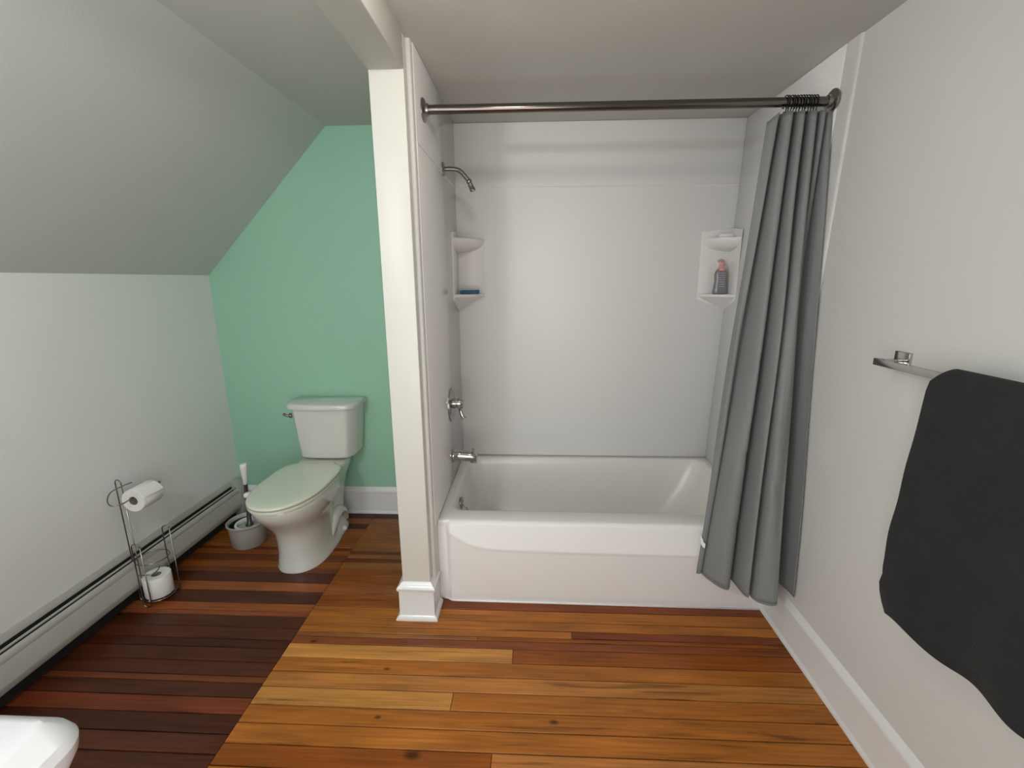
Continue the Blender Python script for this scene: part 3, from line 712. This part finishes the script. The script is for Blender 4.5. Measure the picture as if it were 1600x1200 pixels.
bm = bmesh.new(); tube(bm, [(cx-.045, cy-.044, .150), (cx-.02, cy-.040, .148), (cx+.008, cy-.028, .148), (cx+.014, cy-.002, .150), (cx+.006, cy+.02, .156)], .0024, 8, smooth_n=5)
mesh_obj('core_hook', bm, 'wire', st, smooth=True)

def roll(name, label, r, ln, axis, loc, flap=False, group='toilet paper rolls on the stand'):
    t = thing(name, label, 'toilet paper', loc, group)
    t.rotation_euler = (0, 0, 0)
    bm = bmesh.new(); rc = .020
    pr = [(rc, -ln/2+.001), (rc+.002, -ln/2), (r-.002, -ln/2), (r, -ln/2+.003), (r, ln/2-.003), (r-.002, ln/2), (rc+.002, ln/2), (rc, ln/2-.001)]
    lathe(bm, pr+[pr[0]], loc, axis, 56, False, False)
    if flap:
        L = []
        for k in range(13):
            a = math.radians(20+k*4.5); rr_ = r+.0012+.004*(k/12)**2*(1 if k > 8 else .2)
            L.append([(loc[0]+rr_*math.sin(a), loc[1]-ln/2+.002, loc[2]+rr_*math.cos(a)+0), (loc[0]+rr_*math.sin(a+.0), loc[1]-ln/6, loc[2]+rr_*math.cos(a)), (loc[0]+rr_*math.sin(a+.03), loc[1]+ln/6, loc[2]+rr_*math.cos(a+.03)), (loc[0]+rr_*math.sin(a), loc[1]+ln/2-.002, loc[2]+rr_*math.cos(a))])
        loft(bm, L, False, False, False)
    mesh_obj('paper', bm, 'paper', t, smooth=True, auto=50)
    bm = bmesh.new(); lathe(bm, [(rc-.0004, -ln/2+.002), (rc-.0004, ln/2-.002), (rc-.0016, ln/2-.002), (rc-.0016, -ln/2+.002), (rc-.0004, -ln/2+.002)], loc, axis, 40, False, False)
    mesh_obj('core', bm, 'card', t, smooth=True, auto=50)
    return t
roll('toilet_paper_roll', 'loose-ended white toilet paper roll on the stand\'s upper arm', .052, .105, 'Y', (ax_, -.015, az-.008), True)
roll('toilet_paper_roll', 'spare white toilet paper roll upright in the base of the wire stand', .056, .098, 'Z', (cx, cy, .0785+.0005))

# ------------------------------------------------------------------ white basin in the near left corner
sk_ = thing('pedestal_sink', 'corner of a white pedestal sink in the near lower left', 'sink', (-.62, -1.6, 0))
bm = bmesh.new()
x0, x1, y0, y1 = -1.02, -.322, -1.93, -1.277
loft(bm, [rrect(x0+.15, x1-.13, y0+.0, y1-.22, .10, .60), rrect(x0+.06, x1-.03, y0, y1-.06, .08, .66), rrect(x0, x1+.034, y0, y1+.020, .060, .715), rrect(x0-.02, x1+.046, y0-.003, y1+.030, .060, .745), rrect(x0-.02, x1+.048, y0-.003, y1+.030, .055, .765),
          rrect(x0-.015, x1+.040, y0, y1+.024, .050, .779), rrect(x0+.0, x1+.008, y0, y1+.002, .022, .7985), rrect(x0+.004, x1, y0, y1-.004, .02, .80),
          rrect(x0+.13, x1-.13, y0+.16, y1-.14, .12, .799), rrect(x0+.14, x1-.14, y0+.17, y1-.15, .12, .785), rrect(x0+.18, x1-.18, y0+.21, y1-.19, .12, .70), rrect(x0+.25, x1-.25, y0+.27, y1-.25, .08, .66)])
mesh_obj('basin', bm, 'sinkm', sk_, smooth=True, auto=28)
bm = bmesh.new(); loft(bm, [rrect(-.78, -.52, -1.88, -1.62, .08, 0), rrect(-.77, -.53, -1.87, -1.63, .08, .02), rrect(-.74, -.56, -1.85, -1.66, .07, .1), rrect(-.74, -.56, -1.86, -1.66, .07, .5), rrect(-.80, -.50, -1.90, -1.60, .09, .61)])
mesh_obj('pedestal', bm, 'acrylic', sk_, smooth=True, auto=50)

# ------------------------------------------------------------------ lamps (both outside the frame, above and behind the camera)
def plight(name, loc, energy, col, r):
    l = bpy.data.lights.new(name, 'POINT'); l.energy = energy; l.color = col; l.shadow_soft_size = r
    o = bpy.data.objects.new(name, l); o.location = loc; C.objects.link(o); return o
WARM = (1.0, .92, .82); COOL = (.92, .98, 1.0)
cf = thing('ceiling_light', 'two-bulb ceiling light with a metal pan above the camera', 'ceiling light', (.30, -.66, ZC))
bm = bmesh.new(); lathe(bm, [(.06, 0), (.06, -.035), (.165, -.05), (.17, -.058), (.16, -.060), (.05, -.045), (.002, -.045)], (.30, -.66, ZC), 'Z', 40); mesh_obj('pan', bm, 'nickel', cf, smooth=True, auto=40)
for x in (.26, .34):
    bm = bmesh.new(); tube(bm, [(x, -.66, ZC-.04), (x, -.66, ZC-.065)], .014, 14); mesh_obj('socket', bm, 'white_plastic', cf, smooth=True, auto=40)
    plight('bulb_light', (x, -.66, ZC-.100), 4.3, WARM, .025)
vf = thing('vanity_light', 'two-bulb vanity light on the wall over the sink', 'wall light', (-.6, YF, 1.95))
bm = bmesh.new(); box(bm, -.78, -.42, YF, YF+.025, 1.90, 2.0, .004); mesh_obj('back_plate', bm, 'chrome', vf, smooth=True, auto=40)
for x in (-.64, -.56):
    bm = bmesh.new(); tube(bm, [(x, YF+.02, 1.95), (x, YF+.085, 1.95)], .014, 14); mesh_obj('socket', bm, 'white_plastic', vf, smooth=True, auto=40)
    plight('bulb_light', (x, YF+.125, 1.95), 19.5, COOL, .03)
al = bpy.data.lights.new('fill_area_light', 'AREA'); al.shape = 'RECTANGLE'; al.size = 1.0; al.size_y = 1.25; al.energy = 18; al.color = (1.0, .975, .94)  # added soft fill light behind the camera, no known source
ao = bpy.data.objects.new('fill_area_light', al); ao.location = (.10, YF+.06, 1.0); ao.rotation_euler = (math.radians(90), 0, 0); C.objects.link(ao)
bm = bmesh.new()
for q in ((-.48, .68, .31, .37), (-.48, .68, 1.625, 1.69), (-.48, -.40, .31, 1.69), (.60, .68, .31, 1.69), (-.40, .60, .985, 1.015)): box(bm, q[0], q[1], YF, YF+.03, q[2], q[3], .003)
struct('fill_window_1', bm, 'trim', smooth=True, auto=40)  # invented window frame, unseen, built around the fill light
M['pane'] = mat('fill_pane_glow', (.8, .8, .8), .3, emit=((1.0, .975, .94), .9))
bm = bmesh.new(); box(bm, -.40, .60, YF+.002, YF+.008, .37, 1.625); pn = mesh_obj('fill_glow_pane', bm, 'pane', bpy.data.objects['fill_window_1']); pn['kind'] = 'structure'  # added glowing pane behind the fill light, unseen
w = bpy.data.worlds.new('world'); bpy.context.scene.world = w; w.use_nodes = True
w.node_tree.nodes['Background'].inputs[0].default_value = (.0, .0, .0, 1)

# ------------------------------------------------------------------ camera
cd = bpy.data.cameras.new('camera'); cam = bpy.data.objects.new('camera', cd); C.objects.link(cam)
cd.sensor_fit = 'HORIZONTAL'; cd.sensor_width = 36; cd.lens = 703.0/1600*36; cd.clip_start = .02
r = Vector((.99909685, .04221959, -.00479421)); f = Vector((-.04221203, .97329516, -.22564279))
u = (r.cross(f)).normalized()
u = Vector((-.00486037, .22564138, .97419831))
cam.matrix_world = Matrix(((r.x, u.x, -f.x, .4176), (r.y, u.y, -f.y, -1.7999), (r.z, u.z, -f.z, 1.4538), (0, 0, 0, 1)))
sc = bpy.context.scene; sc.camera = cam
sc.view_settings.view_transform = 'Standard'; sc.view_settings.look = 'None'; sc.view_settings.gamma = 1; sc.view_settings.exposure = -0.38
sc.view_settings.use_curve_mapping = False
